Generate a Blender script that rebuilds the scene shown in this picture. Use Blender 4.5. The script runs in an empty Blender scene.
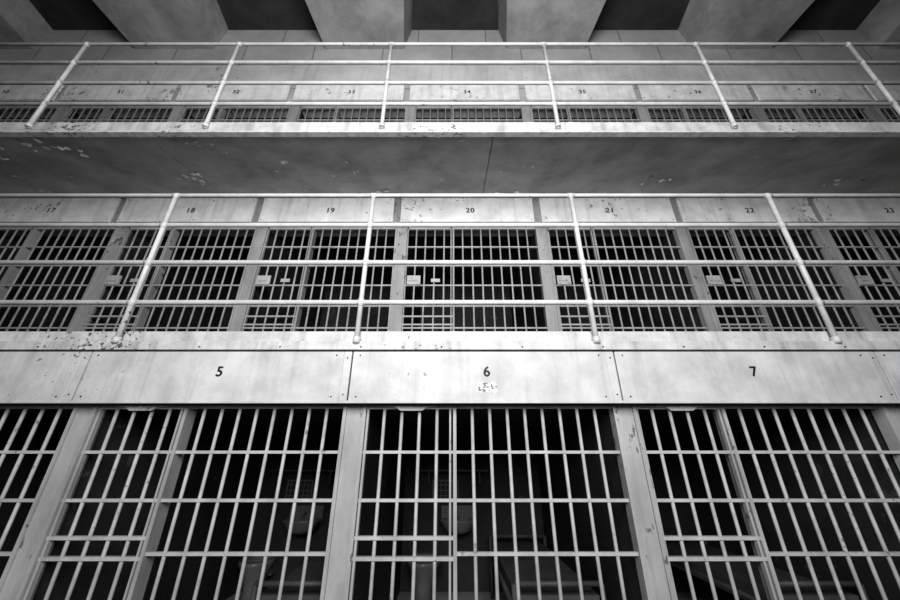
import bpy, bmesh, math, random
from mathutils import Vector, Matrix
random.seed(4)
S = bpy.context.scene
E = 1.5            # eye height; all z values below are relative to the eye, shifted by E
FLOOR = -1.5
COL = S.collection

# ---------------------------------------------------------------- materials
def mat(name, base, rough=0.6, var=0.15, var_scale=3.0, chips=0.0, chip_col=0.05, chip_scale=9.0, bump=0.1, bump_scale=40, metallic=0.0, stretch=(1,1,1), streak=0.0, spec=0.35):
    m = bpy.data.materials.new(name); m.use_nodes = True
    nt = m.node_tree; N = nt.nodes; L = nt.links
    b = N['Principled BSDF']
    b.inputs['Roughness'].default_value = rough
    b.inputs['Metallic'].default_value = metallic
    b.inputs['Specular IOR Level'].default_value = spec
    g = N.new('ShaderNodeNewGeometry')
    mp = N.new('ShaderNodeMapping'); mp.inputs['Scale'].default_value = stretch
    L.new(g.outputs['Position'], mp.inputs['Vector'])
    n1 = N.new('ShaderNodeTexNoise'); n1.inputs['Scale'].default_value = var_scale; n1.inputs['Detail'].default_value = 8; n1.inputs['Roughness'].default_value = 0.65
    L.new(mp.outputs[0], n1.inputs['Vector'])
    r = N.new('ShaderNodeValToRGB')
    lo = base*(1-var); hi = min(1, base*(1+var))
    r.color_ramp.elements[0].position = 0.35; r.color_ramp.elements[0].color = (lo, lo, lo, 1)
    r.color_ramp.elements[1].position = 0.65; r.color_ramp.elements[1].color = (hi, hi, hi, 1)
    L.new(n1.outputs['Fac'], r.inputs[0])
    out = r.outputs[0]
    if streak > 0:   # vertical grime runs
        ms = N.new('ShaderNodeMapping'); ms.inputs['Scale'].default_value = (14, 14, .8)
        L.new(g.outputs['Position'], ms.inputs['Vector'])
        ns = N.new('ShaderNodeTexNoise'); ns.inputs['Scale'].default_value = 1.0; ns.inputs['Detail'].default_value = 5
        L.new(ms.outputs[0], ns.inputs['Vector'])
        rs = N.new('ShaderNodeMapRange'); rs.inputs['From Min'].default_value = .5; rs.inputs['From Max'].default_value = .75
        rs.inputs['To Min'].default_value = 1; rs.inputs['To Max'].default_value = 1-streak
        L.new(ns.outputs['Fac'], rs.inputs['Value'])
        mu = N.new('ShaderNodeMix'); mu.data_type = 'RGBA'; mu.blend_type = 'MULTIPLY'; mu.inputs[0].default_value = 1
        L.new(out, mu.inputs[6]); L.new(rs.outputs[0], mu.inputs[7]); out = mu.outputs[2]
    if chips > 0:
        n2 = N.new('ShaderNodeTexNoise'); n2.inputs['Scale'].default_value = chip_scale; n2.inputs['Detail'].default_value = 6; n2.inputs['Roughness'].default_value = 0.6
        L.new(mp.outputs[0], n2.inputs['Vector'])
        n3 = N.new('ShaderNodeTexNoise'); n3.inputs['Scale'].default_value = 1.3; n3.inputs['Detail'].default_value = 2
        L.new(mp.outputs[0], n3.inputs['Vector'])
        ad = N.new('ShaderNodeMath'); ad.operation = 'MULTIPLY_ADD'; ad.inputs[1].default_value = 0.5
        L.new(n3.outputs['Fac'], ad.inputs[0]); L.new(n2.outputs['Fac'], ad.inputs[2])
        t = 1.0 - chips
        mr = N.new('ShaderNodeMapRange'); mr.inputs['From Min'].default_value = t; mr.inputs['From Max'].default_value = t+.015
        L.new(ad.outputs[0], mr.inputs['Value'])
        mx = N.new('ShaderNodeMix'); mx.data_type = 'RGBA'
        L.new(mr.outputs[0], mx.inputs[0]); L.new(out, mx.inputs[6])
        mx.inputs[7].default_value = (chip_col,)*3 + (1,)
        out = mx.outputs[2]
    L.new(out, b.inputs['Base Color'])
    nb = N.new('ShaderNodeTexNoise'); nb.inputs['Scale'].default_value = bump_scale; nb.inputs['Detail'].default_value = 4
    L.new(g.outputs['Position'], nb.inputs['Vector'])
    bp = N.new('ShaderNodeBump'); bp.inputs['Strength'].default_value = bump; bp.inputs['Distance'].default_value = 0.02
    L.new(nb.outputs['Fac'], bp.inputs['Height']); L.new(bp.outputs[0], b.inputs['Normal'])
    return m

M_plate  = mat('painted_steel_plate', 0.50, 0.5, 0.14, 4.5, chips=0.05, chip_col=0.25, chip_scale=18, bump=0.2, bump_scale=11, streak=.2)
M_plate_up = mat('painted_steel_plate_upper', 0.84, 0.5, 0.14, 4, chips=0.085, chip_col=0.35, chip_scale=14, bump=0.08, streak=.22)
M_edge   = mat('painted_channel', 0.50, 0.5, 0.2, 5, chips=0.08, chip_col=0.12, chip_scale=28, bump=0.15, streak=.35)
M_bar    = mat('painted_bar', 0.42, 0.5, 0.18, 7, chips=0.05, chip_col=0.2, chip_scale=26, bump=0.05)
M_rail   = mat('painted_pipe', 0.54, 0.42, 0.14, 6, chips=0.05, chip_col=0.2, chip_scale=24, bump=0.05)
M_post   = mat('painted_stile', 0.36, 0.5, 0.18, 4, chips=0.065, chip_col=0.13, chip_scale=20, bump=0.08, stretch=(1,1,0.4), streak=.2)
M_dark   = mat('dark_gap', 0.03, 0.8, 0.2)
M_ink    = mat('stencil_ink', 0.015, 0.6, 0.2)
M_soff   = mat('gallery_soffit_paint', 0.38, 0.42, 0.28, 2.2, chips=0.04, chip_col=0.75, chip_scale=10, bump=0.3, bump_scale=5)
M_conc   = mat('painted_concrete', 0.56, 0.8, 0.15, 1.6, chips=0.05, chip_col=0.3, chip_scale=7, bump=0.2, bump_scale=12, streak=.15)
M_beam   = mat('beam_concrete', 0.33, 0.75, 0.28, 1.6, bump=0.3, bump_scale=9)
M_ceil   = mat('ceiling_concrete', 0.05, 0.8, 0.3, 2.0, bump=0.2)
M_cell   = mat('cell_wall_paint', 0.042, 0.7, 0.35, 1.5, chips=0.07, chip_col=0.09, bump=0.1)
M_floor  = mat('polished_concrete_floor', 0.35, 0.35, 0.2, 1.5, bump=0.05)
M_cer    = mat('ceramic', 0.20, 0.25, 0.1, 3, bump=0.02)
M_bunk   = mat('bunk_steel', 0.10, 0.5, 0.2, 5)
M_flake  = mat('paint_flake', 0.8, 0.7, 0.1)

def blockwall(name):
    m = mat(name, 0.46, 0.8, 0.14, 1.6, bump=0.2)
    nt = m.node_tree; N = nt.nodes; L = nt.links
    b = N['Principled BSDF']; src = b.inputs['Base Color'].links[0].from_socket
    g = N.new('ShaderNodeNewGeometry'); sp = N.new('ShaderNodeSeparateXYZ'); cb = N.new('ShaderNodeCombineXYZ')
    L.new(g.outputs['Position'], sp.inputs[0]); L.new(sp.outputs[0], cb.inputs[0]); L.new(sp.outputs[2], cb.inputs[1])
    br = N.new('ShaderNodeTexBrick'); br.inputs['Scale'].default_value = 1.0
    br.inputs['Brick Width'].default_value = 1.3; br.inputs['Row Height'].default_value = 0.62
    br.inputs['Mortar Size'].default_value = 0.012
    br.inputs['Color1'].default_value = (1,1,1,1); br.inputs['Color2'].default_value = (.85,.85,.85,1); br.inputs['Mortar'].default_value = (.5,.5,.5,1)
    L.new(cb.outputs[0], br.inputs['Vector'])
    mx = N.new('ShaderNodeMix'); mx.data_type = 'RGBA'; mx.blend_type = 'MULTIPLY'; mx.inputs[0].default_value = 1
    L.new(src, mx.inputs[6]); L.new(br.outputs['Color'], mx.inputs[7]); L.new(mx.outputs[2], b.inputs['Base Color'])
    return m
M_block = blockwall('painted_block_wall')

# ---------------------------------------------------------------- mesh helpers
class B:
    def __init__(s): s.bm = bmesh.new()
    def box(s, x0, x1, y0, y1, z0, z1):
        v = [s.bm.verts.new((x, y, z)) for z in (z0, z1) for y in (y0, y1) for x in (x0, x1)]
        for f in ((0,2,3,1),(4,5,7,6),(0,1,5,4),(2,6,7,3),(0,4,6,2),(1,3,7,5)):
            s.bm.faces.new([v[i] for i in f])
        return s
    def cyl(s, p, q, r, n=10, r2=None):
        p, q = Vector(p), Vector(q); d = q-p; r2 = r if r2 is None else r2
        rot = d.to_track_quat('Z', 'Y')
        a, b = [], []
        for i in range(n):
            t = 2*math.pi*i/n; c = Vector((math.cos(t), math.sin(t), 0))
            a.append(s.bm.verts.new(p + rot @ (c*r))); b.append(s.bm.verts.new(q + rot @ (c*r2)))
        for i in range(n):
            j = (i+1) % n; f = s.bm.faces.new((a[i], a[j], b[j], b[i])); f.smooth = True
        s.bm.faces.new(a[::-1]); s.bm.faces.new(b)
        return s
    def prism(s, prof, x0, x1):   # profile in (y,z) extruded along x
        a = [s.bm.verts.new((x0, y, z)) for y, z in prof]; b = [s.bm.verts.new((x1, y, z)) for y, z in prof]
        n = len(prof)
        for i in range(n):
            j = (i+1) % n; s.bm.faces.new((a[i], b[i], b[j], a[j]))
        s.bm.faces.new(a); s.bm.faces.new(b[::-1]); return s
    def prismy(s, prof, y0, y1):  # profile (x,z) extruded along y
        a = [s.bm.verts.new((x, y0, z)) for x, z in prof]; b = [s.bm.verts.new((x, y1, z)) for x, z in prof]
        n = len(prof)
        for i in range(n):
            j = (i+1) % n; s.bm.faces.new((a[i], a[j], b[j], b[i]))
        s.bm.faces.new(a[::-1]); s.bm.faces.new(b); return s
    def lathe(s, prof, c, n=20, sx=1, sy=1):
        rings = []
        for r, z in prof:
            rings.append([s.bm.verts.new((c[0]+sx*r*math.cos(2*math.pi*i/n), c[1]+sy*r*math.sin(2*math.pi*i/n), c[2]+z)) for i in range(n)])
        for k in range(len(rings)-1):
            for i in range(n):
                j = (i+1) % n; f = s.bm.faces.new((rings[k][i], rings[k][j], rings[k+1][j], rings[k+1][i])); f.smooth = True
        s.bm.faces.new(rings[0][::-1]); s.bm.faces.new(rings[-1]); return s
    def mesh(s, name, m, bevel=0):
        bmesh.ops.recalc_face_normals(s.bm, faces=s.bm.faces)
        me = bpy.data.meshes.new(name); s.bm.to_mesh(me); s.bm.free(); me.materials.append(m); return me
def ob(name, me, loc=(0,0,0), parent=None, bevel=0):
    o = bpy.data.objects.new(name, me); COL.objects.link(o); o.location = loc
    if parent: o.parent = parent
    else: o.location.z += E
    if bevel:
        md = o.modifiers.new('bevel', 'BEVEL'); md.width = bevel; md.segments = 2; md.limit_method = 'ANGLE'
    return o
def empty(name, loc):
    o = bpy.data.objects.new(name, None); COL.objects.link(o); o.location = (loc[0], loc[1], loc[2]+E); o.empty_display_size = .1; return o

XL, XR = -10.72, 11.28     # block extents
CELLS = range(-5, 6)       # cell n : left stile centre at -0.72+2n
PX = -0.72
# depths (m in front of camera)
Y_PL1, Y_B1 = 2.61, 2.73
Y_PL2, Y_B2 = 4.03, 4.16
Y_RAIL = 2.60

# ---------------------------------------------------------------- cell fronts
def front_meshes(tag, y, z0, z1, slot_z, lock):
    """bars + frame of one cell, local x=0 is left stile centre"""
    r = 0.0125
    b = B()
    W = 2.0; xs0, xs1, xd = 0.085, W-0.085, 0.74
    nd = 4; pitch = (xd-xs0)/(nd+1)
    door = [xs0+pitch*(i+1) for i in range(nd)]
    nf = 8; pf = (xs1-xd)/(nf+1)
    fix = [xd+pf*(i+1) for i in range(nf)]
    for x in door+fix: b.cyl((x, y, z0), (x, y, z1), r, 8)
    bars = b.mesh(tag+'_bars', M_bar)
    b = B()
    z = z1-0.33; k = 0
    while z > z0+0.1:
        if abs(z-slot_z) > 0.09:
            b.box(xs0, xd-.005, y-.014, y+.014, z-.010, z+.010)
        b.box(xd+.005, xs1, y-.014, y+.014, z-.010, z+.010)
        z -= 0.30
    # food slot frame in the door
    b.box(xs0, xd-.005, y-.018, y+.018, slot_z+.045, slot_z+.066)
    b.box(xs0, xd-.005, y-.018, y+.018, slot_z-.066, slot_z-.045)
    b.box(xs0, xd-.005, y-.016, y+.016, z1-.035, z1)
    b.box(xd+.005, xs1, y-.016, y+.016, z1-.03, z1)
    b.box(xs0, xs1, y-.016, y+.016, z0, z0+.06)
    cross = b.mesh(tag+'_crossbars', M_bar)
    b = B()
    # door jamb : flat bar standing edge-on
    b.box(xd-.012, xd+.012, y-.02, y+.085, z0, z1)
    b.box(xd-.040, xd-.026, y-.016, y+.016, z0, z1)
    b.box(xs0+.004, xs0+.020, y-.016, y+.016, z0, z1)
    jamb = b.mesh(tag+'_door_jamb', M_post)
    b = B()
    b.box(-.085, .085, y-.02, y+.05, z0-.02, z1)
    b.box(-.085, -.060, y-.035, y-.02, z0-.02, z1)
    b.box(.060, .085, y-.035, y-.02, z0-.02, z1)
    post = b.mesh(tag+'_stile', M_post)
    # lock plate and track bracket
    b = B()
    if lock:
        b.box(.12, .30, y-.035, y-.015, lock-.06, lock+.075)
        b.box(.14, .26, y-.048, y-.035, lock-.01, lock+.04)
        b.box(.44, .56, y-.03, y-.015, lock-.02, lock+.03)
    else:
        b.prismy([(.24, z1+.02), (.60, z1+.02), (.60, z1-.018), (.54, z1-.024), (.50, z1-.050), (.34, z1-.050), (.30, z1-.024), (.24, z1-.018)], y-.045, y-.03)
        b.cyl((.42, y-.055, z1-.02), (.42, y-.03, z1-.02), .012, 8)
    br = b.mesh(tag+'_bracket', M_plate)
    return bars, cross, jamb, post, br

def plate_meshes(tag, y, z0, z1, up):
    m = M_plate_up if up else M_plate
    b = B()
    if up:
        b.box(-.01, 1.885, y, y+.03, z0, z1)
        b.box(-.01, 1.885, y-.008, y, z0, z0+.02)
        b.box(-.01, 1.885, y-.008, y, z1-.02, z1)
    else:
        b.box(-.035, 1.895, y, y+.03, z0, z1)
        b.box(-.105, -.045, y, y+.03, z0, z1)
        b.box(-.105, 1.895, y-.010, y-.0005, z0-.004, z0+.016)
    pl = b.mesh(tag+'_header_plate', m)
    b = B()
    xs = [.02, 1.84]
    for x in xs:
        for z in (z0+.045, z1-.03):
            b.cyl((x, y-.005, z), (x, y, z), .0055, 8)
    if not up:
        for z in (z0+.06, z1-.05):
            b.cyl((-.075, y-.005, z), (-.075, y, z), .005, 8)
    bo = b.mesh(tag+'_plate_bolts', M_dark)
    return pl, bo

tiers = [
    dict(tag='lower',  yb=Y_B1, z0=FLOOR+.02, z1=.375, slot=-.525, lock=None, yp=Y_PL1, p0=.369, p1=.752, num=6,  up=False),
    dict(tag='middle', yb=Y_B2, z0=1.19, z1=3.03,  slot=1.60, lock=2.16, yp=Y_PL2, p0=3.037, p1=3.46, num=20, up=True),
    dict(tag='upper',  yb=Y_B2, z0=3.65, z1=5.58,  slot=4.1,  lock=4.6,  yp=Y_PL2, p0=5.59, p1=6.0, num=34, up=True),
]
for t in tiers:
    fm = front_meshes(t['tag'], 0, t['z0'], t['z1'], t['slot'], t['lock'])
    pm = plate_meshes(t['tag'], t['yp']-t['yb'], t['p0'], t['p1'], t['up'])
    for n in CELLS:
        e = empty('barred_cell_front', (PX+2*n, t['yb'], 0))
        for me, nm in zip(fm, ('bars', 'crossbars', 'door_jamb', 'stile', 'bracket')):
            ob(nm, me, (0,0,0), e)
        ob('header_plate', pm[0], (0,0,0), e, bevel=0.004); ob('plate_bolts', pm[1], (0,0,0), e)
        cu = bpy.data.curves.new('number', 'FONT'); cu.body = str(t['num']+n)
        cu.size = .105 if not t['up'] else .115; cu.align_x = 'CENTER'; cu.align_y = 'CENTER'
        cu.space_character = 1.15
        tmp = bpy.data.objects.new('tmp', cu); COL.objects.link(tmp)
        bpy.context.view_layer.update()
        me0 = bpy.data.meshes.new_from_object(tmp.evaluated_get(bpy.context.evaluated_depsgraph_get()))
        bpy.data.objects.remove(tmp)
        # bold stencil: overlay slightly shifted strokes
        bm = bmesh.new()
        for k, (dx, dy) in enumerate(((-.003, 0), (.003, 0), (0, .002), (0, -.002))):
            bm2 = bmesh.new(); bm2.from_mesh(me0)
            bmesh.ops.translate(bm2, verts=bm2.verts, vec=(dx, dy, k*.0003))
            tm = bpy.data.meshes.new('t'); bm2.to_mesh(tm); bm2.free(); bm.from_mesh(tm); bpy.data.meshes.remove(tm)
        me = bpy.data.meshes.new('number'); bm.to_mesh(me); bm.free(); bpy.data.meshes.remove(me0)
        me.materials.clear(); me.materials.append(M_ink)
        o = ob('number', me, (.98, t['yp']-t['yb']-.002, t['p0']+(.225 if not t['up'] else .20)), e)
        o.rotation_euler = (math.pi/2, 0, 0)

# ---------------------------------------------------------------- gallery walkways
def walkway(zf, ztop_r, zbot_r):
    b = B()
    # poured in bays with a fine open joint between them
    x = XL
    while x < XR:
        b.prism([(2.66, zf), (2.66, zf+.12), (Y_B2-.14, ztop_r), (Y_B2-.14, zbot_r)], x+.004, min(x+3.72, XR)-.004)
        x += 3.72
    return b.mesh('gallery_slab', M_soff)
# upper walkway
e = empty('gallery_walkway', (0,0,0))
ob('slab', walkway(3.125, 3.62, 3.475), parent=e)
b = B(); b.box(XL, XR, 2.625, 2.66, 3.115, 3.285); b.box(XL, XR, 2.60, 2.66, 3.105, 3.125)
ob('edge_channel', b.mesh('edge_channel', M_edge), parent=e)
# middle walkway (roof of the ground floor cell fronts)
e = empty('gallery_walkway', (0,0,0))
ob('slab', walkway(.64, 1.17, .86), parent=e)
b = B(); b.box(XL, XR, 2.598, 2.66, .765, .832)
b.box(XL, XR, 2.64, 2.66, .832, .925)
ob('edge_channel', b.mesh('edge_channel', M_edge), parent=e)
b = B(); b.box(XL, XR, 2.642, 2.70, .36, .763)
ob('header_backing', b.mesh('header_backing', M_dark), parent=e)
b = B(); x = XL+.1
while x < XR:
    b.cyl((x, 2.593, .785), (x, 2.598, .785), .006, 8); x += .62
ob('rivets', b.mesh('rivets', M_dark), parent=e)

# ---------------------------------------------------------------- railings
def railing(z, hs):
    b = B(); r = .0205
    for h in hs:
        b.cyl((XL, Y_RAIL, z+h), (XR, Y_RAIL, z+h), r if h != hs[0] else .019, 12)
    x = -.755-1.86*5
    while x < XR:
        b.cyl((x, Y_RAIL, z-.02), (x, Y_RAIL, z+hs[0]), r, 12)
        b.cyl((x, Y_RAIL, z-.03), (x, Y_RAIL, z+.02), .028, 12)
        b.cyl((x, Y_RAIL, z-.01), (x, Y_RAIL+.03, z-.01), .024, 10)
        for h in hs:
            b.cyl((x-.03, Y_RAIL, z+h), (x+.03, Y_RAIL, z+h), .0235, 12)
            b.cyl((x, Y_RAIL, z+h-.035), (x, Y_RAIL, z+h+(.0 if h == hs[0] else .035)), .0235, 12)
        x += 1.86
    return b.mesh('gallery_railing', M_rail)
ob('gallery_railing', railing(.845, [1.42, 1.08, .69, .315]), (.015, 0, 0)); ob('gallery_railing', railing(3.21, [1.405, 1.05, .68, .33]), (.015, 0, 0))

# ---------------------------------------------------------------- room shell / cell block structure
def wall(name, m, *bx):
    b = B()
    for q in bx: b.box(*q)
    return ob(name, b.mesh(name, m))
wall('floor', M_floor, (-14, 14, -6, 9, FLOOR-.2, FLOOR))
wall('wall_header_middle', M_post, (XL, XR, Y_PL2+.032, Y_PL2+.35, 3.037, 3.64))
wall('wall_upper', M_block, (XL-3, XR+3, Y_PL2+.04, Y_PL2+.35, 5.59, 8.2))
wall('trim_upper', M_conc, (XL, XR, Y_PL2-.01, Y_PL2+.04, 6.02, 6.50))
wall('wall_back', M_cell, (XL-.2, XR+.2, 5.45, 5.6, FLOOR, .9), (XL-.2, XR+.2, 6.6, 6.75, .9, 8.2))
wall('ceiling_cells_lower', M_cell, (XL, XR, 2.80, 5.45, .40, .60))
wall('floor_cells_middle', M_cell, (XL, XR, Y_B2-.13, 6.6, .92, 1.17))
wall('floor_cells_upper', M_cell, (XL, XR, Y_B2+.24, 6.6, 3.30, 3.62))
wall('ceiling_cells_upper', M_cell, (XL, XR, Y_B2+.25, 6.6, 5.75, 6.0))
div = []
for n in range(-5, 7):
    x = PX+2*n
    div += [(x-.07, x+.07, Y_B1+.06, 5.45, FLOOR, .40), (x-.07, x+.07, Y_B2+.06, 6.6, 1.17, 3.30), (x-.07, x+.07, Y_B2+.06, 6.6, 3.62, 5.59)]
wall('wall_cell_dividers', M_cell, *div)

# ceiling + beams
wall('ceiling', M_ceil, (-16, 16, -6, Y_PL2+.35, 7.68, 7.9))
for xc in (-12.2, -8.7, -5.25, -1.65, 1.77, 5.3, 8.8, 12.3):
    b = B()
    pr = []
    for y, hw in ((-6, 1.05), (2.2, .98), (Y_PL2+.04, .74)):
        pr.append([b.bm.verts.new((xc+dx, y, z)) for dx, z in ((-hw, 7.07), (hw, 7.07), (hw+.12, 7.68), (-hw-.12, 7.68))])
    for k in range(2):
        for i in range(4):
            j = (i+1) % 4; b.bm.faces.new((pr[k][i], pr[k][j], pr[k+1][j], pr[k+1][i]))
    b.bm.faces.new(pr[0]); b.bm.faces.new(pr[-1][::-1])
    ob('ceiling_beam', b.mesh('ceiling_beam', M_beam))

# ---------------------------------------------------------------- cell furniture (ground floor)
def bunk():
    b = B()
    x0, x1, y0, y1, z = .0, .72, 0, 1.9, .0
    b.box(x0, x1, y0, y1, z+.42, z+.45)
    for x in (x0+.02, x1-.02):
        b.cyl((x, y0, z+.45), (x, y1, z+.45), .02)
        for y in (y0+.03, y1-.03): b.cyl((x, y, z), (x, y, z+.62), .02)
    for y in (y0+.03, y1-.03): b.cyl((x0+.02, y, z+.62), (x1-.02, y, z+.62), .02)
    b.box(x0+.04, x1-.04, y0+.06, y1-.06, z+.45, z+.54)
    return b.mesh('bunk', M_bunk)
def toilet():
    b = B()
    b.lathe([(.12, 0), (.10, .12), (.13, .25), (.19, .36), (.20, .40), (.15, .405), (.12, .33), (.03, .25)], (0, 0, 0), 20, 1, 1.2)
    b.box(-.12, .12, .16, .30, .20, .42)
    return b.mesh('toilet', M_cer)
def sink():
    b = B()
    b.lathe([(.06, -.16), (.15, -.12), (.21, -.02), (.22, .0), (.19, .0), (.15, -.07), (.03, -.10)], (0, 0, 0), 20, 1.1, .85)
    b.box(-.22, .22, .12, .20, -.06, .14)
    b.cyl((0, .12, .06), (0, .0, .06), .012); b.cyl((0, .0, .06), (0, .0, .02), .012)
    return b.mesh('sink', M_cer)
def shelf():
    b = B(); b.box(0, .9, 0, .25, 0, .02); b.box(.1, .12, .05, .25, -.15, 0); b.box(.78, .8, .05, .25, -.15, 0)
    return b.mesh('shelf', M_bunk)
def vent():
    b = B()
    b.box(0, .36, 0, .012, 0, .02); b.box(0, .36, 0, .012, .24, .26); b.box(0, .02, 0, .012, 0, .26); b.box(.34, .36, 0, .012, 0, .26)
    for i in range(1, 6): b.box(i*.06-.006, i*.06+.006, 0, .01, 0, .26)
    for i in range(1, 4): b.box(0, .36, 0, .01, i*.065-.006, i*.065+.006)
    return b.mesh('vent', M_cer)
mb, mt, ms, mh, mv = bunk(), toilet(), sink(), shelf(), vent()
for n in range(-3, 4):
    x = PX+2*n
    ob('prison_bunk', mb, (x+1.18, 3.35, FLOOR))
    ob('toilet', mt, (x+.38, 5.14, FLOOR))
    ob('wall_sink', ms, (x+.80, 5.24, FLOOR+.80))
    ob('wall_shelf', mh, (x+.3, 5.20, FLOOR+1.35))
    ob('wall_vent_grille', mv, (x+.45, 5.435, FLOOR+.98))

# paint flakes peeling from soffit
b = B()
for (cx, cy, sp, cnt) in ((-3.35, 3.45, .10, 12), (-5.4, 2.9, .25, 16), (-2.1, 3.2, .12, 3), (2.6, 3.5, .12, 5), (.8, 3.9, .14, 12), (5.2, 3.5, .2, 6), (-4.6, 2.85, .2, 10), (-1.0, 3.9, .1, 6)):
    for i in range(cnt):
        x = cx+random.gauss(0, sp); y = min(3.95, max(2.72, cy+random.gauss(0, sp*.5)))
        z = 3.125+(y-2.66)*(.35/1.36)-.004
        a = random.random()*6.28; s = random.uniform(.015, .05)
        vs = []
        for k in range(5):
            t = a+k*1.2566; rr = s*random.uniform(.6, 1.2)
            vs.append(b.bm.verts.new((x+rr*math.cos(t), y+rr*math.sin(t), z+rr*math.sin(t)*.25-random.uniform(0, .025))))
        b.bm.faces.new(vs)
ob('peeling_paint_flakes', b.mesh('peeling_paint_flakes', M_flake))
M_tag = mat('torn_label', 0.62, 0.7, 0.1, 8, chips=0.23, chip_col=0.15, chip_scale=45)
b = B()
b.prismy([(.185, .452), (.205, .44), (.25, .446), (.31, .437), (.335, .45), (.33, .50), (.31, .522), (.26, .512), (.21, .525), (.19, .505)], Y_PL1-.002, Y_PL1-.0005)
ob('torn_paper_label', b.mesh('torn_paper_label', M_tag))

# ---------------------------------------------------------------- lights
def area(name, loc, rot, sx, sy, p):
    l = bpy.data.lights.new(name, 'AREA'); l.shape = 'RECTANGLE'; l.size = sx; l.size_y = sy; l.energy = p
    o = bpy.data.objects.new(name, l); COL.objects.link(o); o.location = (loc[0], loc[1], loc[2]+E); o.rotation_euler = [math.radians(a) for a in rot]
area('window_daylight', (0, -1.9, 2.5), (103, 0, 0), 3, 3.4, 460)
w = bpy.data.worlds.new('World'); S.world = w; w.use_nodes = True
w.node_tree.nodes['Background'].inputs[0].default_value = (.5, .5, .5, 1)
w.node_tree.nodes['Background'].inputs[1].default_value = .05

# ---------------------------------------------------------------- camera
cd = bpy.data.cameras.new('camera'); cd.lens = 14; cd.sensor_width = 36; cd.shift_x = -.0022; cd.clip_start = .02
c = bpy.data.objects.new('camera', cd); COL.objects.link(c); c.location = (0, 0, E)
c.rotation_euler = (math.radians(90+24.44), 0, 0)
S.camera = c
S.view_settings.view_transform = 'Standard'
try:
    S.view_settings.look = 'Medium High Contrast'
except Exception:
    S.view_settings.look = 'None'
